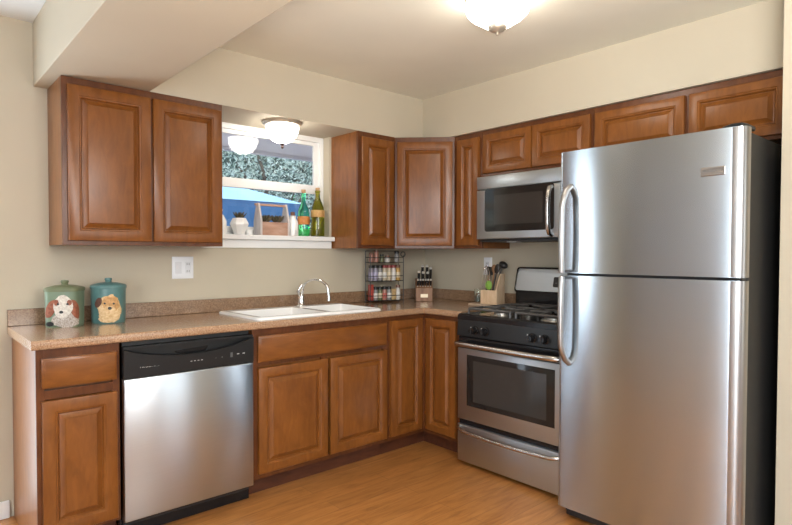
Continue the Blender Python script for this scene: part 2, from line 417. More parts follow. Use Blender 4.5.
# rolled front edge following the L
prof = [(0, 0), (.008, 0), (.0125, .006), (.0135, .019), (.0125, .031), (.007, .0375), (0, .038)]
lp = []
for (d, z) in prof: lp.append([(XA, -.622-d, BT+z), (-.622-d, -.622-d, BT+z), (-.622-d, -.958, BT+z)])
for a, bb in zip(lp, lp[1:]):
    for i in range(2):
        b.bm.faces.new([b.bm.verts.new(p) for p in (a[i], a[i+1], bb[i+1], bb[i])])
for e in (0, 2): b.bm.faces.new([b.bm.verts.new(l[e]) for l in lp])
off = Matrix.Translation((1.4, .3, -CZ))
b.xf(off); tag(b.build('countertop', M_LAM, smooth=50, loc=(-1.4, -.3, CZ)), 'L-shaped speckled brown laminate countertop over the base cabinets', 'countertop')
b = MB().box(XA, 0, -.02, 0, CZ, CZ+.080).box(-.02, 0, -.958, -.02, CZ, CZ+.080); b.xf(off); tag(b.build('backsplash', M_LAMB, None, .003, loc=(-1.4, -.3, CZ+.0005)), 'low speckled brown laminate backsplash strip along the wall behind the countertop', 'backsplash')

# ------------------------------------------------------------------ sink and faucet
s = thing('kitchen_sink', 'white double-bowl drop-in sink set in the countertop', 'sink', (-1.3725, -.325, CZ))
b = MB()
x0, x1, y0, y1 = -.4325, .4325, -.25, .25
def ringz(xa, xb, ya, yb, z, r=.03):
    return [(p[0], p[1], z) for p in rr(xb-xa, yb-ya, r, 4, (xa+xb)/2, (ya+yb)/2)]
# rim: outer lip, flat deck with two openings
b.loft([ringz(x0, x1, y0, y1, .0), ringz(x0+.001, x1-.001, y0+.001, y1-.001, .008), ringz(x0+.008, x1-.008, y0+.008, y1-.008, .014), ringz(x0+.022, x1-.022, y0+.022, y1-.022, .014)])
xi0, xi1, yi0, yi1 = x0+.022, x1-.022, y0+.022, y1-.022
bowls = [(-.400, .015, -.222, .145), (.06, .400, -.222, .145)]
# deck pieces
z = .014
b.box(xi0, xi1, .147, yi1, .002, z).box(.017, .058, -.22, .143, -.02, z)
b.box(xi0, bowls[0][0]-.002, yi0, .147, .002, z).box(bowls[1][1]+.002, xi1, yi0, .147, .002, z).box(xi0, xi1, yi0, -.224, .002, z)
b.build('rim', M_SINK, s, smooth=45)
for (xa, xb, ya, yb) in bowls:
    q = MB()
    q.loft([ringz(xa-.004, xb+.004, ya-.004, yb+.004, .0146, .004), ringz(xa, xb, ya, yb, .0146, .004), ringz(xa+.002, xb-.002, ya+.002, yb-.002, .006, .01), ringz(xa+.012, xb-.012, ya+.012, yb-.012, -.13, .04), ringz(xa+.05, xb-.05, ya+.05, yb-.05, -.155, .05)], cap1=True)
    o = q.build('bowl', M_SINK, s, smooth=60)
    MB().lathe([(.0, .0), (.04, .0), (.042, .003), (.036, .004), (.02, .002), (0, .002)], 20, ((xa+xb)/2, (ya+yb)/2, -.1545)).build('drain', M_CHROME, o)
f = thing('faucet', 'chrome gooseneck faucet behind the white sink', 'faucet', (-1.255, -.125, CZ+.0150), math.radians(25)); f.scale = (1, 1, .86)
MB().lathe([(.0, 0), (.028, 0), (.029, .006), (.024, .012), (.020, .03), (.019, .075), (.016, .085), (0, .087)], 20).build('faucet_base', M_CHROME, f)
pts = [(0, 0, .08), (0, -.01, .11)] + [(0, -.105+.095*math.cos(math.radians(a)), .125+.075*math.sin(math.radians(a))) for a in range(0, 181, 15)] + [(0, -.205, .09), (0, -.207, .065)]
MB().tube(pts, .0095, 12).build('spout', M_CHROME, f)
MB().tube([(0, -.207, .067), (0, -.207, .045)], .0125, 12).build('aerator', M_CHROME, f)
MB().tube([(-.012, 0, .075), (-.03, .005, .11), (-.018, -.01, .155), (.004, -.03, .172)], [.012, .010, .008, .006], 10).build('lever', M_CHROME, f)

# ------------------------------------------------------------------ dishwasher
d = thing('dishwasher', 'stainless dishwasher with black control panel beside the sink cabinet', 'dishwasher', (-2.495, 0, 0))
W = .63
MB().box(.012, W-.008, -.60, -.03, .06, BT-.004).build('tub_body', M_BLACKM, d)
MB().box(.002, W, -.585, -.56, .005, .088).build('kick_plate', M_BLACK, d, .003)
b = MB(); b.rects(.006, W-.004, .092, .726, -.648, [(0, .045), (0, .006), (.002, .002), (.006, 0)], cap0=True, cap1=True); b.build('front_panel', M_STEELW, d, smooth=35)
# control panel with curved pocket handle
z0, z1 = .728, .868; n = 24
b = MB(); top = []; lip = []
def sag(t): return .048*max(0, 1-abs(2*t-1)**2.2)
xs = [.006+(W-.01)*i/n for i in range(n+1)]
for i in range(n):
    ta, tb = i/n, (i+1)/n; xa, xb = xs[i], xs[i+1]
    za, zb = z1-.012-sag(ta), z1-.012-sag(tb)
    P = lambda x, y, z: b.bm.verts.new((x, y, z))
    b.bm.faces.new((P(xa, -.648, z0), P(xb, -.648, z0), P(xb, -.652, zb), P(xa, -.652, za)))
    b.bm.faces.new((P(xa, -.652, za), P(xb, -.652, zb), P(xb, -.642, zb+.004), P(xa, -.642, za+.004)))
    b.bm.faces.new((P(xa, -.642, za+.004), P(xb, -.642, zb+.004), P(xb, -.617, zb-.012), P(xa, -.617, za-.012)))
bmesh.ops.remove_doubles(b.bm, verts=b.bm.verts[:], dist=1e-5)
b.box(.006, W-.004, -.617, -.60, z0, z1).box(.006, W-.004, -.640, -.60, z1-.012, z1).box(.006, .012, -.648, -.60, z0, z1-.012).box(W-.010, W-.004, -.648, -.60, z0, z1-.012)
cp = b.build('control_panel', M_PANEL, d, smooth=45)
MB().prism([(.235, .826), (.40, .834), (.385, .812), (.32, .802), (.25, .812)], -.6185, -.6165, 'y').build('grip_recess', M_BLACK, cp)
text('maker_wordmark', 'FRIGIDAIRE', .0165, M_PRINT, cp, (.115, -.6494, .776), (PI/2-.03, 0, 0))
for k in range(4): MB().box(.30+k*.017, .309+k*.017, -.6508, -.648, .772, .775).build('button_mark', M_PRINT, cp)
for k in range(4): MB().lathe([(0, -.0012), (.0045, -.0012), (.0045, .003), (0, .003)], 10, (.425+k*.016, -.649, .776+(k % 2)*.008), 'y').build('button', M_PRINTD, cp)
MB().box(.50, .512, -.6515, -.648, .768, .792).build('button_mark', M_PRINTD, cp)
for k in range(2): MB().box(.535+k*.03, .547+k*.03, -.6508, -.648, .779, .783).build('button_mark', M_PRINT, cp)

# ------------------------------------------------------------------ gas range
g = thing('gas_range', 'stainless gas range with black cooktop left of the refrigerator', 'stove', (0, -.967, 0), -PI/2)
W = .76; FR = -.68
MB().box(.004, W-.004, -.635, -.04, .03, .885).build('body', M_BLKSIDE, g, .002)
for (x, y) in ((.04, -.58), (.72, -.58), (.04, -.1), (.72, -.1)): MB().lathe([(0, 0), (.015, 0), (.015, .032), (0, .032)], 12, (x, y, 0)).build('foot', M_BLACKM, g)
# cooktop tray with raised rim
b = MB(); pr_ = [(0, 0), (0, .030), (.008, .038), (.022, .038), (.034, .030)]
b.loft([[(0+i, -.675+i, .885+h), (W-i, -.675+i, .885+h), (W-i, -.045-i, .885+h), (0+i, -.045-i, .885+h)] for i, h in pr_], True, True)
top = b.build('cooktop', M_BLACK, g, smooth=50, bevel=.002)
for (x, y, r) in ((.20, -.50, .05), (.20, -.22, .042), (.56, -.50, .055), (.56, -.22, .045)):
    bu = MB().lathe([(0, 0), (r*1.35, 0), (r*1.3, .003), (r, .005), (r, .014), (r*.9, .017), (0, .017)], 20, (x, y, .915)).build('burner', M_ALU, g)
    MB().lathe([(0, 0), (r*.78, 0), (r*.8, .003), (r*.7, .007), (0, .008)], 20, (x, y, .932)).build('burner_cap', M_IRON, bu)
for xg in (.055, .40):
    b = MB(); wg = .305; ya, yb = -.635, -.09; zt = .953; r = .0078
    def bar(p, q): b.tube([p, q], r, 6)
    for x in (xg, xg+wg): bar((x, ya, zt), (x, yb, zt))
    for y in (ya, yb, (ya+yb)/2): bar((xg, y, zt), (xg+wg, y, zt))
    for (bx, by) in ((xg+wg/2, -.50), (xg+wg/2, -.22)):
        for (dx, dy) in ((1, 0), (-1, 0), (0, 1), (0, -1)):
            bar((bx+dx*.025, by+dy*.025, zt+.005), (bx+dx*(wg/2 if dx else .135), by+dy*.135, zt))
    for x in (xg, xg+wg):
        for y in (ya, yb, (ya+yb)/2): b.tube([(x, y, .914), (x, y, zt)], r, 6)
    b.build('grate', M_IRON, g)
# knob panel (slightly tilted), knobs
MB().prism([(-.685, .79), (-.676, .888), (-.63, .888), (-.63, .79)], .002, W-.002, 'x').build('knob_panel', M_PANEL, g, .004)
for x in (.144, .224, .544, .622):
    k = MB().lathe([(0, -.722), (.017, -.722), (.0185, -.716), (.020, -.690), (.026, -.688), (.026, -.6815), (0, -.6815)], 20, (x, 0, .833), 'y').build('knob', M_BLACK, g)
    MB().box(x-.0035, x+.0035, -.728, -.720, .817, .849).build('grip', M_BLACKM, k, .001)
    MB().box(x-.036, x-.030, -.6825, -.6805, .838, .850).build('knob_mark', M_PRINT, g)
# oven door
MB().box(.006, W-.006, -.672, -.637, .713, .785).build('door_vent_trim', M_BLACK, g, .003)
b = MB(); b.rects(.006, W-.006, .285, .715, FR, [(0, .04), (0, .006), (.002, .002), (.006, 0)], cap0=True, cap1=True)
od = b.build('oven_door', M_STEELR, g, smooth=35)
b = MB(); b.rects(.080, .682, .375, .681, FR-.0015, [(0, .004), (0, .0003), (.001, 0)], cap0=True, cap1=True); b.build('window_border', M_DKGLASS, od)
wi = MB(); wi.rects(.130, .632, .405, .650, FR-.0020, [(0, .002), (0, 0)], cap0=True, cap1=True); ow = wi.build('oven_window', M_DKGLASS2, od, smooth=0)
h = MB(); hp = [(.022, -.672, .742), (.026, -.715, .746), (.05, -.735, .748)] + [(.05+(W-.10)*k/10, -.735-.006*math.sin(PI*k/10), .748) for k in range(1, 10)] + [(W-.05, -.735, .748), (W-.026, -.715, .746), (W-.022, -.672, .742)]
h.tube(hp, .0155, 12).build('oven_handle', M_HANDLE, od)
# drawer
b = MB(); b.rects(.006, W-.006, .028, .252, FR, [(0, .04), (0, .006), (.002, .002), (.006, 0)], cap0=True, cap1=True); dr = b.build('warming_drawer', M_STEELR, g, smooth=35)
MB().box(.006, W-.006, -.660, -.637, .252, .285).build('drawer_gap', M_BLACK, g)
h = MB(); hp = [(.02, FR+.002, .237), (.03, -.70, .235), (.08, -.716, .226)] + [(.08+(W-.16)*k/8, -.718, .226-.010*math.sin(PI*k/8)) for k in range(1, 8)] + [(W-.08, -.716, .226), (W-.03, -.70, .235), (W-.02, FR+.002, .237)]
h.tube(hp, .011, 10).build('drawer_handle', M_HANDLE, dr)
# back guard
MB().box(-.006, W-.006, -.085, -.022, .925, 1.035).build('backguard_base', M_BLACK, g, .004)
BG = Matrix.Translation((0, -.092, 1.03)) @ Matrix.Rotation(math.radians(-13), 4, 'X') @ Matrix.Translation((0, .092, -1.03))
b = MB(); b.prism(rr(W+.012, .175, .022, 5, W/2-.012, 1.115), -.09, -.062, 'y'); b.xf(BG); bgp = b.build('backguard', M_BLACK, g, .003)
b = MB().prism(rr(W-.012, .148, .016, 5, W/2-.012, 1.115), -.094, -.089, 'y'); b.xf(BG); b.build('backguard_panel', M_STEELR, bgp, .001)
b = MB().prism(rr(.17, .066, .008, 3, W/2-.012, 1.105), -.098, -.093, 'y'); b.xf(BG); cl = b.build('clock_panel', M_BLACKM, bgp, .001)
for k in range(3):
    b = MB().box(.300+k*.03, .314+k*.03, -.0990, -.0975, 1.095, 1.101); b.xf(BG); b.build('clock_button', M_PRINTD, cl)

# ------------------------------------------------------------------ microwave
m = thing('microwave_oven', 'stainless over-the-range microwave above the gas range', 'microwave', (0, -.866, 1.374), -PI/2)
W = .76
MB().box(0, W, -.345, -.02, 0, .405).build('body', M_BLACKM, m, .003)
b = MB(); b.rects(0, W, .326, .408, -.385, [(0, .05), (0, .006), (.002, .002), (.006, 0)], cap0=True, cap1=True); b.build('vent_panel', M_STEELR, m, smooth=35)
b = MB(); b.rects(0, .62, .006, .320, -.385, [(0, .04), (0, .006), (.002, .002), (.006, 0)], cap0=True, cap1=True); dd = b.build('door', M_STEELR, m, smooth=35)
b = MB(); b.prism(rr(.51, .272, .018, 4, .325, .188), -.3875, -.3845, 'y'); dg = b.build('door_glass', M_DKGLASS, dd, .0008)
MB().prism(rr(.36, .185, .006, 3, .325, .188), -.3885, -.3874, 'y').build('viewing_screen', M_DKGLASS2, dd)
hp = [(.565, -.383, .300), (.567, -.415, .292), (.568, -.428, .265)]+[(.568, -.430-.004*math.sin(PI*k/6), .265-.21*k/6) for k in range(1, 6)]+[(.568, -.428, .055), (.567, -.415, .03), (.565, -.383, .02)]
MB().tube(hp, .0135, 12).build('handle', M_HANDLE, dd)
b = MB(); b.rects(.624, W, .006, .320, -.383, [(0, .04), (0, .004), (.003, 0)], cap0=True, cap1=True); kp = b.build('keypad', M_BLACK, m, smooth=35)
MB().box(.65, .735, -.3845, -.382, .27, .30).build('display', M_DKGLASS, kp)
for r_ in range(5):
    for c_ in range(3): MB().box(.652+c_*.029, .676+c_*.029, -.3842, -.3825, .06+r_*.036, .082+r_*.036).build('key', M_PANEL, kp)
MB().box(.01, W-.01, -.36, -.05, -.012, 0).build('underside_grille', M_BLACKM, m)
MB().box(.21, .28, -.34, -.28, -.016, -.011).build('underside_lamp', M_WHITE2, m)

# ------------------------------------------------------------------ refrigerator
r = thing('refrigerator', 'tall stainless top-freezer refrigerator with black sides', 'refrigerator', (0, -1.774, 0), -PI/2)
W = .788
MB().box(.006, W-.006, -.79, -.05, .03, 1.752).build('body', M_BLKSIDE, r, .006)
for (x, y) in ((.05, -.74), (.738, -.74), (.05, -.12), (.738, -.12)): MB().lathe([(0, 0), (.02, 0), (.02, .032), (0, .032)], 12, (x, y, 0)).build('foot', M_BLACKM, r)
MB().box(.02, W-.02, -.80, -.785, .015, .075).build('toe_grille', M_BLACKM, r, .003)
MB().box(.010, W-.010, -.795, -.789, .08, 1.752).build('door_gasket', M_BLACKM, r)
def fdoor(name, z0, z1):
    # door skin: flat steel face with a step and rounded grey sides
    D = -.852
    pf = [(0, -.795), (0, D+.018), (.003, D+.008), (.010, D+.002), (.018, D), (W-.052, D), (W-.046, D+.003), (W-.026, D+.004), (W-.012, D+.010), (W-.003, D+.020), (W, D+.034), (W, -.795)]
    b = MB(); b.prism(pf, z0, z1, 'z'); o = b.build(name, M_STEEL, r, smooth=50)
    MB().prism([(W-.047, D+.0022), (W-.026, D+.0032), (W-.012, D+.0092), (W-.0025, D+.0195), (W+.001, D+.034), (W+.001, -.797), (W-.02, -.797), (W-.03, D+.02)], z0+.001, z1-.001, 'z').build('door_edge_trim', M_STEELE, o, smooth=50)
    MB().prism([(-.001, -.797), (-.001, D+.018), (.002, D+.0075), (.009, D+.0015), (.012, D+.006), (.012, -.797)], z0+.001, z1-.001, 'z').build('door_edge_trim', M_STEELE, o, smooth=50)
    return o
fz = fdoor('freezer_door', 1.193, 1.766); fd = fdoor('fridge_door', .070, 1.181)
def fhandle(par, za, zb, zc):
    """za: end at the gap, zb: where the bar turns in, zc: foot on the door"""
    xh = .050
    pts = [(xh-.004, -.902, za), (xh-.004, -.903, za+(zb-za)*.06)]
    pts += [(xh-.004, -.904-.004*math.sin(PI*k/8), za+(zb-za)*(.06+.94*k/8)) for k in range(1, 9)]
    pts += [(xh, -.898, zb+(zc-zb)*.35), (xh+.004, -.880, zb+(zc-zb)*.75), (xh+.008, -.850, zc)]
    h_ = MB().tube(pts, .014, 12).build('handle', M_FHANDLE, par)
    e = .006 if zb > za else -.006
    MB().box(xh-.016, xh+.008, -.905, -.848, min(za, za+2*e), max(za, za+2*e)).build('handle_mount', M_BLACKM, h_, .002)
fhandle(fz, 1.196, 1.51, 1.602); fhandle(fd, 1.178, .855, .765)
bd = MB().box(.632, .720, -.858, -.850, 1.588, 1.622).build('badge', M_HANDLE, fz, .002)
text('badge_lettering', 'FRIGIDAIRE', .0145, M_PRINTD, bd, (.676, -.8584, 1.605))
hc = MB().prism([(W-.10, -.70), (W-.10, -.80), (W-.06, -.83), (W-.02, -.83), (W-.012, -.80), (W-.012, -.70)], 1.7661, 1.783, 'z').build('top_hinge_cover', M_PANEL, r, .004)
MB().box(W-.06, W-.01, -.84, -.79, 1.182, 1.192).build('center_hinge', M_PANEL, r)

# ------------------------------------------------------------------ lamps
def dome_lamp(name, label, loc, rad, drop, m_, plate_r):
    t = thing(name, label, 'lamp', loc)
    MB().lathe([(0, 0), (plate_r, 0), (plate_r*1.02, -.006), (plate_r*.98, -.016), (plate_r*.88, -.024), (0, -.024)], 40).build('base_ring', M_NICKEL, t)
    return t
t = dome_lamp('ceiling_lamp', 'lit frosted dome lamp on the kitchen ceiling', (-1.240, -1.700, H), .17, .12, M_DOME, .142)
MB().lathe([(.128, -.022), (.140, -.032), (.142, -.048), (.134, -.070), (.114, -.090), (.094, -.100), (.082, -.110), (.064, -.122), (.035, -.130), (0, -.131)], 40).build('glass_dome', M_DOME, t, smooth=80)
fn = MB().lathe([(0, -.124), (.038, -.124), (.0415, -.130), (.040, -.138), (.031, -.148), (.012, -.155), (.006, -.158), (.008, -.164), (.005, -.168), (0, -.169)], 20).build('finial', M_NICKEL, t)
t = dome_lamp('soffit_lamp', 'lit frosted bowl lamp under the soffit at the window', (-1.415, -.165, SOF), .12, .1, M_DOME2, .122)
MB().lathe([(.100, -.022), (.102, -.034), (.097, -.060), (.084, -.088), (.063, -.112), (.034, -.127), (0, -.132)], 36).build('glass_bowl', M_DOME2, t, smooth=80)
MB().lathe([(0, -.127), (.014, -.128), (.015, -.135), (.008, -.140), (.007, -.150), (.010, -.155), (.004, -.163), (0, -.165)], 16).build('finial', mat('bronze_finial', (.06, .035, .03), .35, .8), t)

# ------------------------------------------------------------------ wall plates
p = thing('switch_plate', 'white two-gang switch and outlet plate on the wall above the counter', 'wall plate', (-1.98, -.0005, 1.20))
b = MB(); b.rects(-.062, .062, -.064, .064, -.007, [(0, .0065), (0, .003), (.004, 0)], cap0=True, cap1=True); b.build('cover_plate', M_WHITE, p)
MB().box(-.046, -.010, -.011, -.006, -.034, .034).build('rocker_switch', M_WHITE2, p, .001)
rc = MB().box(.010, .046, -.0105, -.006, -.034, .034).build('receptacle', M_WHITE2, p, .001)
for zz in (-.02, .02):
    for xx in (.022, .034): MB().box(xx-.0015, xx+.0015, -.0112, -.010, zz-.006, zz+.006).build('slot', M_PRINTD, rc)
p = thing('outlet_plate', 'white outlet plate on the wall behind the utensil holder', 'wall plate', (-.0005, -.655, 1.195), -PI/2)
b = MB(); b.rects(-.037, .037, -.064, .064, -.007, [(0, .0065), (0, .003), (.004, 0)], cap0=True, cap1=True); b.build('cover_plate', M_WHITE, p)
rc = MB().box(-.018, .018, -.0105, -.006, -.034, .034).build('receptacle', M_WHITE2, p, .001)
for zz in (-.02, .02):
    for xx in (-.006, .006): MB().box(xx-.0015, xx+.0015, -.0112, -.010, zz-.006, zz+.006).build('slot', M_PRINTD, rc)

# ------------------------------------------------------------------ dog canisters
def canister(name, label, loc, rz, colm, lidm, exp, rx, ry, h, dog):
    t = thing(name, label, 'canister', loc, rz)
    def outl(a, k=1.0, off=0.0):
        ca, sa = math.cos(a), math.sin(a)
        q = (abs(ca)**exp+abs(sa)**exp)**(-1/exp)
        return Vector((rx*k*q*ca+off*ca, ry*k*q*sa+off*sa, 0))
    NS = 48
    def ring(k, z): return [outl(2*PI*i/NS, k)+Vector((0, 0, z)) for i in range(NS)]
    body = MB().loft([ring(.93, 0), ring(.955, .004), ring(.965, .02), ring(1.0, h), ring(.96, h)], True, True).build('canister_body', colm, t, smooth=50)
    lid = MB().loft([ring(1.03, h), ring(1.045, h+.004), ring(1.04, h+.013), ring(.99, h+.018), ring(.55, h+.028), ring(.2, h+.031)], True, True).build('lid', lidm, t, smooth=50)
    MB().lathe([(0, h+.029), (.017, h+.029), (.014, h+.036), (.018, h+.044), (.016, h+.052), (0, h+.054)], 18).build('lid_knob', lidm, lid)
    def patch(nm, m_, u, v, pts, layer, par):
        """blob on the front (-y) side: u sideways in metres, v up"""
        u, v = u*1.06+.012, v*1.12+.002; pts = [(x_*1.06, z_*1.12) for x_, z_ in pts]
        b = MB(); off = .0008+.0007*layer
        def P(x, z):
            a = -PI/2 + (u+x)/((rx+ry)/2)
            return outl(a, 1.0, off)+Vector((0, 0, v+z))
        rings = [[P(x*k, z*k) for x, z in pts] for k in (1, .66, .33)]
        R_ = [[b.bm.verts.new(p) for p in rg] for rg in rings]; cv = b.bm.verts.new(P(0, 0))
        # thin edge back to the body
        n = len(pts); bk = [b.bm.verts.new(outl(-PI/2+(u+x)/((rx+ry)/2), .97)+Vector((0, 0, v+z))) for x, z in pts]
        for i in range(n):
            j = (i+1) % n
            b.bm.faces.new((bk[i], bk[j], R_[0][j], R_[0][i]))
            for q in (0, 1): b.bm.faces.new((R_[q][i], R_[q][j], R_[q+1][j], R_[q+1][i]))
            b.bm.faces.new((R_[2][i], R_[2][j], cv))
        return b.build(nm, m_, par, smooth=60)
    def ell(a, b_, n=20, rot=0, jag=0):
        out = []
        for i in range(n):
            th = 2*PI*i/n; k = 1+(jag*random.uniform(-1, 1) if jag else 0)
            x, z = a*k*math.cos(th), b_*k*math.sin(th)
            out.append((x*math.cos(rot)-z*math.sin(rot), x*math.sin(rot)+z*math.cos(rot)))
        return out
    dog(patch, ell, body)
    return t
M_CAN1 = mottled('sage_green_tin', (.13, .19, .125), (.18, .245, .165), 12, .35)
M_CAN1L = mottled('olive_green_lid', (.12, .14, .07), (.16, .18, .095), 12, .4)
M_CAN2 = mottled('teal_tin', (.07, .165, .165), (.105, .22, .21), 12, .35)
M_FURW = mottled('white_fur_paint', (.72, .68, .60), (.50, .44, .38), 120)
M_FURP = mottled('speckled_fur_paint', (.55, .50, .44), (.25, .20, .17), 160)
M_FURR = mottled('red_brown_fur_paint', (.32, .10, .05), (.20, .06, .03), 90)
M_FURT = mottled('tan_fur_paint', (.62, .36, .14), (.40, .20, .07), 90)
M_FURC = mottled('cream_fur_paint', (.75, .56, .32), (.55, .34, .15), 90)
M_FURB = mottled('dark_fur_paint', (.13, .05, .03), (.07, .03, .02), 90)
M_INK = mat('black_paint', (.01, .01, .01), .4)
def spaniel(P, E, body):
    P('dog_chest', M_FURP, .012, .030, E(.055, .032, 22, 0, .08), 0, body)
    P('dog_paw', M_INK, -.045, .014, E(.014, .010), 1, body)
    P('dog_ear', M_FURR, -.042, .078, E(.017, .040, 20, -.35, .05), 1, body)
    P('dog_ear', M_FURR, .046, .074, E(.017, .042, 20, .25, .05), 1, body)
    P('dog_face', M_FURW, .003, .088, [(x, z*1.0) for x, z in E(.034, .048, 22, 0, .03)], 2, body)
    P('dog_muzzle', M_FURW, .0, .062, E(.026, .024, 18, 0, .03), 3, body)
    P('dog_patch', M_FURR, -.020, .104, E(.009, .013), 3, body); P('dog_patch', M_FURR, .026, .104, E(.008, .012), 3, body)
    P('dog_eye', M_INK, -.014, .098, E(.0045, .0045, 12), 4, body); P('dog_eye', M_INK, .020, .098, E(.0045, .0045, 12), 4, body)
    P('dog_nose', M_INK, -.002, .064, E(.008, .006, 14), 4, body)
def terrier(P, E, body):
    P('dog_chest', M_FURC, .018, .028, E(.048, .026, 26, 0, .12), 0, body)
    P('dog_head', M_FURC, .016, .072, E(.054, .056, 34, 0, .13), 1, body)
    P('dog_crown', M_FURT, .024, .088, E(.036, .034, 26, 0, .12), 2, body)
    P('dog_ear', M_FURB, -.030, .094, E(.014, .024, 18, -.5, .06), 3, body)
    P('dog_muzzle', M_FURC, .016, .058, E(.026, .020, 22, 0, .10), 3, body)
    P('dog_eye', M_INK, -.002, .090, E(.0045, .0045, 12), 4, body); P('dog_eye', M_INK, .034, .088, E(.0045, .0045, 12), 4, body)
    P('dog_nose', M_INK, .018, .068, E(.008, .007, 14), 4, body)
canister('dog_canister', 'sage green canister painted with a white and brown spaniel dog', (-2.616, -.165, CZ), math.radians(-32), M_CAN1, M_CAN1L, 4.2, .076, .070, .170, spaniel)
canister('dog_canister', 'teal canister painted with a shaggy tan terrier dog', (-2.415, -.140, CZ), math.radians(-34), M_CAN2, M_CAN2, 2.2, .080, .078, .175, terrier)

# ------------------------------------------------------------------ spice rack and jars
RA = math.radians(-14)
rk = thing('spice_rack', 'three-tier black wire spice rack on the counter by the corner', 'rack', (-.562, -.150, CZ), RA)
RW, RD = .268, .080; tiers = (.016, .158, .292)
b = MB()
for x in (-RW/2, RW/2):
    b.tube([(x, -RD/2, 0), (x, -RD/2, .345)], .003, 6); b.tube([(x, RD/2, 0), (x, RD/2, .375)], .003, 6)
b.tube([(-RW/2, RD/2, .375), (RW/2, RD/2, .375)], .003, 6)
b.build('upright_frame', M_WIRE, rk)
for tz in tiers:
    b = MB()
    for (y, z) in ((-RD/2, tz), (RD/2, tz), (-RD/2, tz+.036), (RD/2, tz+.036)): b.tube([(-RW/2, y, z), (RW/2, y, z)], .0028, 6)
    for x in (-RW/2, RW/2):
        for z in (tz, tz+.036): b.tube([(x, -RD/2, z), (x, RD/2, z)], .0028, 6)
    for k in range(5): y = -RD/2+RD*(k+.5)/5; b.tube([(-RW/2, y, tz), (RW/2, y, tz)], .0018, 5)
    b.build('wire_shelf', M_WIRE, rk)
b = MB(); b.tube([(RW/2-.004+.018*math.cos(a*PI/8), -RD/2, .352+.018*math.sin(a*PI/8)) for a in range(16)], .004, 6, True); b.build('scroll', M_WIRE, rk)
ORD = ['leftmost', 'second from the left', 'third from the left', 'fourth from the left', 'fifth from the left', 'sixth from the left', 'rightmost']
def jar(label, x, tier, r_, h, body, lid, lidh=.016, square=False, y=0, band=None):
    z = CZ+tiers[tier]+.0022
    ca, sa = math.cos(RA), math.sin(RA)
    t = thing('spice_jar', label, 'jar', (-.562+x*ca-y*sa, -.150+x*sa+y*ca, z), RA, 'spices in the wire rack')
    if square: MB().prism(rr(2*r_, 1.5*r_, .005), 0, h).build('jar_body', body, t, .002)
    else: MB().lathe([(0, 0), (r_*.94, 0), (r_, .004), (r_, h*.82), (r_*.82, h*.95), (r_*.8, h), (0, h)], 16).build('jar_body', body, t)
    if band and not square: MB().lathe([(r_*.98, h*.22), (r_+.0006, h*.23), (r_+.0006, h*.66), (r_*.98, h*.67)], 16).build('jar_label', band, t)
    if lid:
        MB().lathe([(0, h), (r_*.92, h), (r_*.95, h+.002), (r_*.95, h+lidh-.002), (r_*.88, h+lidh), (0, h+lidh)], 16).build('jar_lid', lid, t)
sp = lambda n, c_: mottled('spice_'+n, c_, tuple(q*.55 for q in c_), 60, .3)
s_lil, s_cream, s_red, s_yel, s_tan, s_brn, s_grn, s_pink, s_wht, s_gry = sp('lilac', (.36, .34, .42)), sp('cream', (.62, .52, .36)), sp('red', (.48, .08, .06)), sp('yellow', (.58, .33, .08)), sp('tan', (.60, .42, .20)), sp('brown', (.20, .09, .04)), sp('green', (.16, .17, .08)), sp('pink', (.50, .24, .18)), sp('white', (.72, .68, .62)), sp('grey', (.30, .29, .28))
BANDS = [flat('label_white', (.66, .64, .60)), flat('label_lilac', (.40, .38, .52)), flat('label_red', (.42, .10, .08)), flat('label_cream', (.62, .52, .36))]
l_blk, l_red, l_brn = flat('black_cap', (.015, .015, .015), .4), flat('dark_red_cap', (.22, .04, .04), .4), flat('brown_cap', (.14, .06, .035), .4)
mid = [(s_lil, l_blk, 'lilac-labelled jar with black cap'), (s_lil, l_blk, 'lilac-labelled jar with black cap'), (s_gry, l_blk, 'grey jar with black cap'), (s_cream, l_red, 'cream jar with dark red cap'), (s_cream, l_red, 'cream jar with dark red cap'), (s_wht, l_red, 'whitish jar with dark red cap'), (s_yel, l_brn, 'yellow-orange jar with brown cap')]
for i, (bm_, lm_, nm) in enumerate(mid): jar(nm+', '+ORD[i]+', middle tier of spice rack', -.1105+.0368*i, 1, .0178, .092, bm_, lm_, .020, band=BANDS[(1, 1, 0, 0, 3, 0, 3)[i]])
low = [(s_red, None, 'tall red spice tin', .115), (s_gry, l_blk, 'grey jar with black cap', .078), (s_grn, l_blk, 'dark green jar with black cap', .078), (s_pink, l_blk, 'pinkish jar with black cap', .078), (s_gry, l_blk, 'pale grey jar with black cap', .078), (s_tan, None, 'square tan spice box', .080), (s_wht, l_brn, 'whitish jar with brown cap', .088)]
for i, (bm_, lm_, nm, hh) in enumerate(low): jar(nm+', '+ORD[i]+', bottom tier of spice rack', -.1105+.0368*i, 0, .0178, hh, bm_, lm_, .020, square=(lm_ is None), band=BANDS[(2, 0, 3, 2, 0, 3, 0)[i]])
jar('pinkish jar with brown cap, leftmost, top tier of spice rack', -.108, 2, .0175, .055, s_pink, l_brn, .014)
jar('tall pinkish jar with brown cap, second, top tier of spice rack', -.068, 2, .0175, .072, s_pink, l_brn, .014)
jar('small dark green jar in the middle of the spice rack\'s top tier', -.022, 2, .015, .045, s_grn, l_blk, .012)
jar('small white jar right of the middle, top tier of spice rack', .022, 2, .019, .038, s_wht, l_brn, .010)
jar('pale grey jar with black cap, rightmost, top tier of spice rack', .100, 2, .019, .062, s_gry, l_blk, .016)

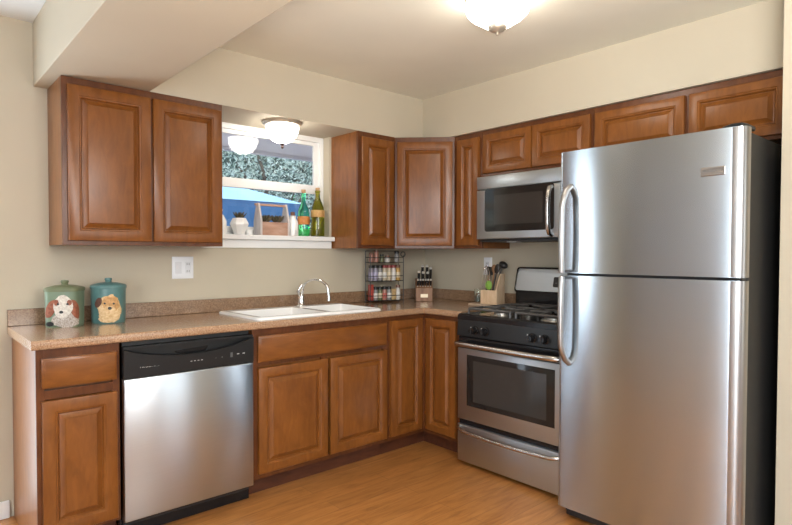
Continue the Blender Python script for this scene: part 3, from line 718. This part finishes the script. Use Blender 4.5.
# ------------------------------------------------------------------ knife block
KA = math.radians(-41)
kb = thing('knife_block', 'small wooden knife block full of black knives in the corner', 'knife block', (-.245, -.235, CZ), KA)
M_BLOCK = wood('walnut_block', (.16, .075, .035), (.25, .125, .062), (.32, .17, .09), 'z', .45)
MB().prism([(-.065, 0), (-.065, .100), (.015, .168), (.065, .168), (.065, 0)], -.063, .063, 'x').build('block', M_BLOCK, kb, .004)
MB().box(-.027, .027, -.0675, -.064, .030, .056).build('name_plate', mat('pale_brass_plate', (.70, .60, .42), .4, .3), kb, .001)
M_KH = mat('black_knife_handle', (.014, .013, .013), .35)
M_KE = mat('bright_steel_cap', (.82, .80, .75), .35, .4)
tilt = math.radians(40)
dirv = Vector((0, -math.sin(math.radians(28)), math.cos(math.radians(28))))
def knife(label, x, t_, ln, rad=.0105):
    y0, z0_ = -.065+.08*t_, .100+.068*t_
    ca, sa = math.cos(KA), math.sin(KA)
    loc = (-.245+x*ca-y0*sa, -.235+x*sa+y0*ca, CZ+z0_)
    k = thing('kitchen_knife', label, 'knife', loc, KA, 'knives in the knife block')
    p = lambda s_: tuple(dirv*s_)
    MB().tube([p(-.03), p(.012)], .0045, 8).build('blade_bolster', M_KE, k)
    MB().tube([p(.008), p(.012), p(ln*.5), p(ln-.006)], [rad*.7, rad*.85, rad, rad*.95], 10).build('handle', M_KH, k)
    MB().tube([p(ln-.010), p(ln)], rad*1.02, 10).build('end_cap', M_KE, k)
for i in range(6): knife(['leftmost', 'second from the left', 'third from the left', 'fourth from the left', 'fifth from the left', 'rightmost'][i]+' black steak knife in the knife block\'s low front row', -.048+.0192*i, .18, .062, .0072)
knife('black knife with bright end, left of the middle row of the knife block', -.040, .55, .100)
knife('black knife with bright end, centre of the middle row of the knife block', -.008, .55, .094)
knife('black knife with bright end, right of the middle row of the knife block', .026, .55, .092)
knife('tallest black knife, left in the back row of the knife block', -.012, .9, .122)
knife('tall black knife, middle of the back row of the knife block', .022, .9, .122)
knife('all-black knife handle, far right in the back row of the knife block', .050, .88, .105)

# ------------------------------------------------------------------ utensil holder group
M_BEECH = wood('pale_beech', (.55, .38, .23), (.66, .48, .31), (.74, .58, .40), 'z', .5)
UA = math.radians(-84)
ux, uy = -.165, -.822
bd = tag(MB().prism(rr(.25, .165, .012), 0, .012, 'z').build('serving_board', mottled('pale_stone_board', (.52, .40, .30), (.42, .31, .22), 20, .4), None, .003, loc=(-.160, -.795, CZ), rot=(0, 0, -PI/2)), 'thin tan serving board under the utensil holder', 'board')
uh = thing('utensil_holder', 'pale wood utensil holder with a tall sloped side, left of the range', 'utensil holder', (ux, uy, CZ+.0125), UA)
hw, hd, hh = .060, .052, .096; tk = .008
b = MB().box(-hw, hw, -hd, -hd+tk, 0, hh).box(-hw, hw, hd-tk, hd, 0, hh+.0).box(-hw, -hw+tk, -hd+tk, hd-tk, 0, hh).box(-hw+tk, hw-tk, -hd+tk, hd-tk, 0, tk)
b.build('box', M_BEECH, uh, .002)
MB().prism([(-hd, 0), (-hd, .10), (-.012, .185), (.006, .208), (hd, .208), (hd, 0)], hw-.0, hw+.010, 'x').build('tall_side', M_BEECH, uh, .002)
def U(x, y): 
    ca, sa = math.cos(UA), math.sin(UA); return (ux+x*ca-y*sa, uy+x*sa+y*ca, CZ+.0125+tk+.001)
def spoonhead(b, c, wx, h_, th, sides=20):
    b.lathe([(0, -h_), (wx*.55, -h_*.8), (wx*.92, -h_*.35), (wx, .1*h_), (wx*.85, h_*.6), (wx*.45, h_*.93), (0, h_)], sides, c, 'z', 1, th/wx)
M_GRN = mat('lime_green_silicone', (.20, .38, .06), .4)
M_UTB = mat('black_nylon', (.018, .016, .015), .4)
M_UTW = wood('brown_spoon_wood', (.20, .10, .05), (.30, .16, .08), (.38, .22, .12), 'z', .6)
k = thing('green_spoon', 'lime green round-headed spoon standing in the utensil holder', 'spoon', U(-.004, -.030), UA)
b = MB(); spoonhead(b, (0, -.004, .118), .026, .034, .010); b.build('spoon_head', M_GRN, k)
MB().tube([(0, .01, 0), (0, 0, .09)], .005, 8).build('spoon_handle', M_GRN, k)
MB().tube([(0, -.004, .15), (.0, -.004, .168), (0, .0, .195)], [.005, .003, .003], 8).build('stem_tip', M_UTW, k)
k = thing('wire_whisk', 'metal wire whisk standing at the left of the utensil holder', 'whisk', U(-.038, -.004), UA)
MB().tube([(0, 0, 0), (-.004, 0, .085)], .006, 8).build('whisk_handle', M_UTB, k)
for q in range(5):
    a = PI*q/5; b = MB(); P = []
    for i in range(17):
        th = PI*i/16; rr_ = .030*math.sin(th)**.8*(1 if True else 1); sgn = 1
        s_ = -1+2*i/16
        rad_ = .030*math.cos(s_*PI/2)**.5 if abs(s_) < .999 else 0
        P.append((-.004+math.cos(a)*.030*s_*1.0, math.sin(a)*.030*s_, .085+.125*math.sqrt(max(0, 1-s_*s_))**1.0))
    b.tube(P, .0012, 5).build('whisk_wire', M_CHROME, k)
k = thing('black_turner', 'black nylon turner with a square head standing behind the whisk', 'spatula', U(-.030, .034), UA)
MB().tube([(0, 0, 0), (-.006, 0, .16)], .005, 8).build('turner_handle', M_UTB, k)
MB().prism([(-.018, 0), (.018, 0), (.022, .045), (-.022, .052)], -.003, .003, 'y').build('turner_head', M_UTB, k, .001, loc=(-.006, 0, .155))
k = thing('black_ladle', 'black ladle with a wide head leaning over the tall side', 'ladle', U(.036, .026), UA)
MB().tube([(-.02, 0, 0), (.0, 0, .12), (.022, 0, .205)], .0055, 8).build('ladle_handle', M_UTB, k)
b = MB(); spoonhead(b, (0, 0, 0), .030, .020, .024); b.build('ladle_bowl', M_UTB, k, loc=(.034, 0, .215), rot=(0, math.radians(25), 0))
k = thing('slotted_spoon', 'dark slotted spoon leaning beside the black ladle', 'spoon', U(.034, -.012), UA)
MB().tube([(-.03, 0, 0), (-.01, 0, .10), (.006, 0, .17)], .005, 8).build('spoon_handle', M_UTB, k)
b = MB(); spoonhead(b, (0, 0, 0), .018, .030, .008); b.build('spoon_head', M_UTB, k, loc=(.012, 0, .192), rot=(0, math.radians(15), 0))
k = thing('wooden_spoon', 'brown wooden spoon standing in the utensil holder behind the green spoon', 'spoon', U(.006, .006), UA)
MB().tube([(-.01, 0, 0), (.004, 0, .17)], .005, 8).build('spoon_handle', M_UTW, k)
b = MB(); spoonhead(b, (.006, 0, .192), .018, .026, .008); b.build('spoon_head', M_UTW, k)
k = thing('pale_spatula', 'pale flat spatula at the back of the utensil holder', 'spatula', U(.006, .034), UA)
MB().tube([(0, 0, 0), (.004, 0, .17)], .005, 8).build('spatula_handle', M_BEECH, k)
MB().prism([(-.02, 0), (.02, 0), (.022, .035), (-.022, .03)], -.003, .003, 'y').build('spatula_head', M_CERAM, k, .001, loc=(.006, 0, .165))
j = thing('glass_jar', 'small clear glass tumbler left of the utensil holder', 'glass', (-.150, -.690, CZ+.0125))
MB().lathe([(0, 0), (.026, 0), (.028, .003), (.030, .095), (.028, .095), (.026, .006), (0, .006)], 20).build('tumbler', M_CLEAR, j)
MB().lathe([(0, .0065), (.0255, .0065), (.0262, .045), (0, .045)], 20).build('contents', sp('seeds', (.15, .14, .10)), j)

for o_ in [o_ for o_ in C.objects if o_.name.split('.')[0] in ('wire_whisk', 'black_turner', 'black_ladle', 'slotted_spoon', 'wooden_spoon', 'pale_spatula')]: o_.scale = (1.1, 1.1, 1.2)

# ------------------------------------------------------------------ things on the window sill
ZS = WZ0
def sill(name, label, cat, x, y=.0): return thing(name, label, cat, (x, y, ZS))
M_LEAF = mottled('dark_succulent', (.045, .035, .02), (.09, .08, .04), 40)
M_LEAF2 = mottled('purple_green_succulent', (.10, .075, .05), (.17, .15, .08), 40)
def rosette(t, c, n, ln, m_, name='succulent_leaf', up=.6):
    for i in range(n):
        a = i*2.399; e = up*(1-.5*i/n); L_ = ln*(.7+.3*i/n)
        dx, dy, dz = math.cos(a)*math.cos(e), math.sin(a)*math.cos(e), math.sin(e)
        P = [(c[0]+dx*L_*s_, c[1]+dy*L_*s_, c[2]+dz*L_*s_+.2*L_*s_*s_) for s_ in (0, .4, .75, 1)]
        MB().tube(P, [.003, .006, .0045, .0008], 6).build(name, m_, t)
t = sill('planter', 'white faceted pot with a dark spiky succulent on the window sill', 'plant', -1.628, -.005)
MB().lathe([(0, 0), (.034, 0), (.036, .012), (.060, .062), (.060, .070), (.042, .103), (.036, .103), (.034, .088), (0, .088)], 8).build('pot', M_CERAM, t, .002, smooth=0)
MB().lathe([(0, .088), (.034, .0885), (0, .094)], 12).build('soil', M_LEAF, t)
rosette(t, (0, 0, .09), 14, .062, M_LEAF, up=1.2)
t = sill('white_bottle', 'white bottle half hidden behind the left wall cabinet on the sill', 'bottle', -1.752, -.01)
MB().lathe([(0, 0), (.034, 0), (.036, .005), (.036, .08), (.020, .112), (.012, .122), (.012, .140), (0, .140)], 20).build('bottle_body', M_CERAM, t)
MB().lathe([(0, .1402), (.014, .1402), (.014, .152), (0, .152)], 16).build('bottle_cap', M_WHITE2, t)
t = sill('dish', 'low white dish on the sill between the pot and the planter box', 'dish', -1.555, .008)
MB().lathe([(0, 0), (.028, 0), (.045, .026), (.043, .026), (.026, .004), (0, .004)], 24).build('dish', M_CERAM, t, sx if False else 0) if False else MB().lathe([(0, 0), (.020, 0), (.026, .032), (.024, .032), (.018, .004), (0, .004)], 24).build('bowl', M_CERAM, t)
t = sill('planter_box', 'rustic wooden tote planter with succulents and a handle on the sill', 'plant', -1.405, -.005)
M_TOTE = wood('weathered_wood', (.34, .19, .13), (.46, .28, .20), (.56, .38, .29), 'x', .7)
M_TOTEW = wood('whitewashed_wood', (.50, .46, .44), (.62, .58, .56), (.70, .67, .65), 'z', .7)
MB().box(-.088, .098, -.042, .042, 0, .085).build('box', M_TOTE, t, .002)
for sx_ in (-1, 1):
    x_ = .098 if sx_ > 0 else -.1
    MB().prism([(-.048, 0), (-.048, .09), (-.014, .205), (.014, .205), (.048, .09), (.048, 0)], x_, x_+.012, 'x').build('end_board', M_TOTEW, t, .001)
MB().box(-.115, .112, -.009, .009, .188, .202).build('handle', M_TOTE, t, .002)
for i, (x_, y_) in enumerate(((-.06, -.012), (-.02, .01), (.022, -.012), (.062, .008), (-.04, .02), (.04, .02))):
    rosette(t, (x_, y_, .085), 13, .058, M_LEAF2 if i % 2 else M_LEAF, up=1.1)
t = sill('white_bottle', 'white bottle with a brown cap next to the green bottle', 'bottle', -1.238, .006)
MB().lathe([(0, 0), (.036, 0), (.038, .006), (.038, .085), (.032, .102), (.022, .115), (.022, .132), (.024, .136), (0, .136)], 20).build('bottle_body', M_CERAM, t)
MB().lathe([(0, .1362), (.013, .1362), (.015, .142), (.015, .160), (0, .163)], 16).build('stopper', flat('brown_cork', (.14, .07, .05), .6), t)
t = sill('small_jar', 'short white jar in front of the brown-capped white bottle', 'jar', -1.262, -.036)
MB().lathe([(0, 0), (.019, 0), (.020, .004), (.020, .036), (.016, .042), (0, .043)], 16).build('jar', M_CERAM, t)
M_LABO = mottled('orange_label', (.58, .24, .06), (.45, .16, .04), 60); M_LABT = mottled('tan_label', (.58, .36, .13), (.44, .24, .08), 60)
M_CORK = mat('cork_stopper', (.48, .30, .16), .7)
t = sill('wine_bottle', 'bright green glass bottle with an orange round label on the sill', 'bottle', -1.157, .0)
MB().lathe([(0, .004), (.030, 0), (.040, .003), (.041, .010), (.041, .150), (.035, .185), (.017, .225), (.014, .240), (.014, .280), (.017, .282), (.017, .292), (0, .292)], 24).build('bottle_glass', M_GREEN, t)
b = MB(); 
P = []
for i in range(9):
    a = -PI/2-.62+1.24*i/8-math.radians(30); P.append(a)
b.loft([[(.0418*math.cos(a), .0418*math.sin(a), .085+.001) for a in P], [(.0418*math.cos(a), .0418*math.sin(a), .135) for a in P]]) if False else b.lathe([(.0414, .080), (.0420, .082), (.0420, .132), (.0414, .134)], 24)
b.build('paper_label', M_LABO, t)
MB().lathe([(0, .2925), (.012, .2925), (.015, .300), (.015, .316), (0, .318)], 14).build('stopper', M_CORK, t)
t = sill('wine_bottle', 'dark olive glass bottle with a tan label at the right end of the sill', 'bottle', -1.043, .0)
MB().lathe([(0, .004), (.034, 0), (.046, .003), (.047, .010), (.047, .165), (.041, .205), (.019, .262), (.016, .275), (.016, .305), (.019, .307), (.019, .317), (0, .317)], 24).build('bottle_glass', M_OLIVE, t)
MB().lathe([(.0474, .135), (.0480, .137), (.0480, .180), (.0474, .182)], 24).build('paper_label', M_LABT, t)
MB().lathe([(0, .3175), (.013, .3175), (.015, .325), (.015, .337), (0, .339)], 14).build('stopper', M_CORK, t)

# ------------------------------------------------------------------ garden seen through the window
tr = thing('tree', 'pale green leafy tree filling the upper window sash', 'tree', (1.6, 5.4, -.4))
M_TL = mottled('silver_green_leaves', (.42, .58, .52), (.78, .92, .86), 5, .6)
M_BK = mottled('grey_bark', (.08, .07, .06), (.16, .14, .12), 12, .9)
b = MB(); b.tube([(0, 0, 0), (.05, 0, 1.2), (-.05, 0, 2.6)], [.12, .10, .05], 8)
for k in range(8):
    a = k*2.4; b.tube([(0, 0, 1.2+.15*k), (math.cos(a)*.7, math.sin(a)*.4, 2+.15*k), (math.cos(a)*1.3, math.sin(a)*.6, 2.4+.15*k)], [.05, .03, .012], 6)
b.build('trunk', M_BK, tr)
b = MB()
for i in range(34000):
    x = random.uniform(-3.0, 3.0); y = random.uniform(-.6, 1.0); z = random.uniform(1.1, 4.4)
    if (x/3.1)**2+((z-2.7)/1.75)**2 > 1: continue
    s_ = random.uniform(.022, .045); a, e, r_ = random.uniform(0, 2*PI), random.uniform(-1, 1), random.uniform(0, 2*PI)
    u = Vector((math.cos(a)*math.cos(e), math.sin(a)*math.cos(e), math.sin(e)))
    v = u.orthogonal().normalized(); v.rotate(Matrix.Rotation(r_, 3, u)); v *= .4; o = Vector((x, y, z))
    b.bm.faces.new([b.bm.verts.new(o+s_*p) for p in (-u, v*.9, u, -v*.9)])
b.build('foliage', M_TL, tr, smooth=0)
cp = thing('canopy', 'blue garden canopy with a sunlit light blue roof behind the lower sash', 'canopy', (-1.3, 2.9, -.4))
M_BLU = mottled('blue_canvas', (.085, .23, .48), (.12, .29, .56), 2, .7); M_BLUL = mottled('sunlit_tint_blue_canvas', (.32, .62, .85), (.40, .70, .90), 2, .7)  # roof canvas is lighter: the sunlit top is put into its colour
hx, hy, ez = 1.53, .75, 2.24
b = MB(); v = [b.bm.verts.new(p) for p in ((-hx, -hy, ez), (hx, -hy, ez), (hx, hy, ez), (-hx, hy, ez), (-.6, 0, ez+.36), (.35, 0, ez+.36))]
for f_ in ((0, 1, 5, 4), (1, 2, 5), (2, 3, 4, 5), (3, 0, 4), (3, 2, 1, 0)): b.bm.faces.new([v[i] for i in f_])
b.build('roof_cover', M_BLUL, cp, smooth=0)
MB().box(-hx+.01, hx-.01, -hy+.01, -hy+.02, .0, ez).box(hx-.02, hx-.01, -hy+.02, hy-.01, 0, ez).box(-hx+.01, -hx+.02, -hy+.02, hy-.01, 0, ez).build('side_curtain', M_BLU, cp, smooth=0)
hb = MB(); nx, nz = 70, 36; G = []
for iz in range(nz+1):
    G.append([hb.bm.verts.new((-7+14*ix/nx, random.uniform(-.28, .28), 5.2*iz/nz)) for ix in range(nx+1)])
for iz in range(nz):
    for ix in range(nx): hb.bm.faces.new((G[iz][ix], G[iz][ix+1], G[iz+1][ix+1], G[iz+1][ix]))
hb.box(-7, 7, .3, 1.1, 0, 5.2)
hedge = thing('hedge', 'tall dark green hedge seen through gaps in the pale tree', 'hedge', (3.0, 7.0, -.4))
hb.build('hedge_foliage', mottled('dark_hedge_leaves', (.07, .12, .11), (.30, .42, .39), 8, .8), hedge, smooth=0)
struct(MB().box(-6, 9, 6.2, 6.3, -.4, 1.9).build('garden_fence', mat('slate_fence', (.10, .11, .16), .8), smooth=0))
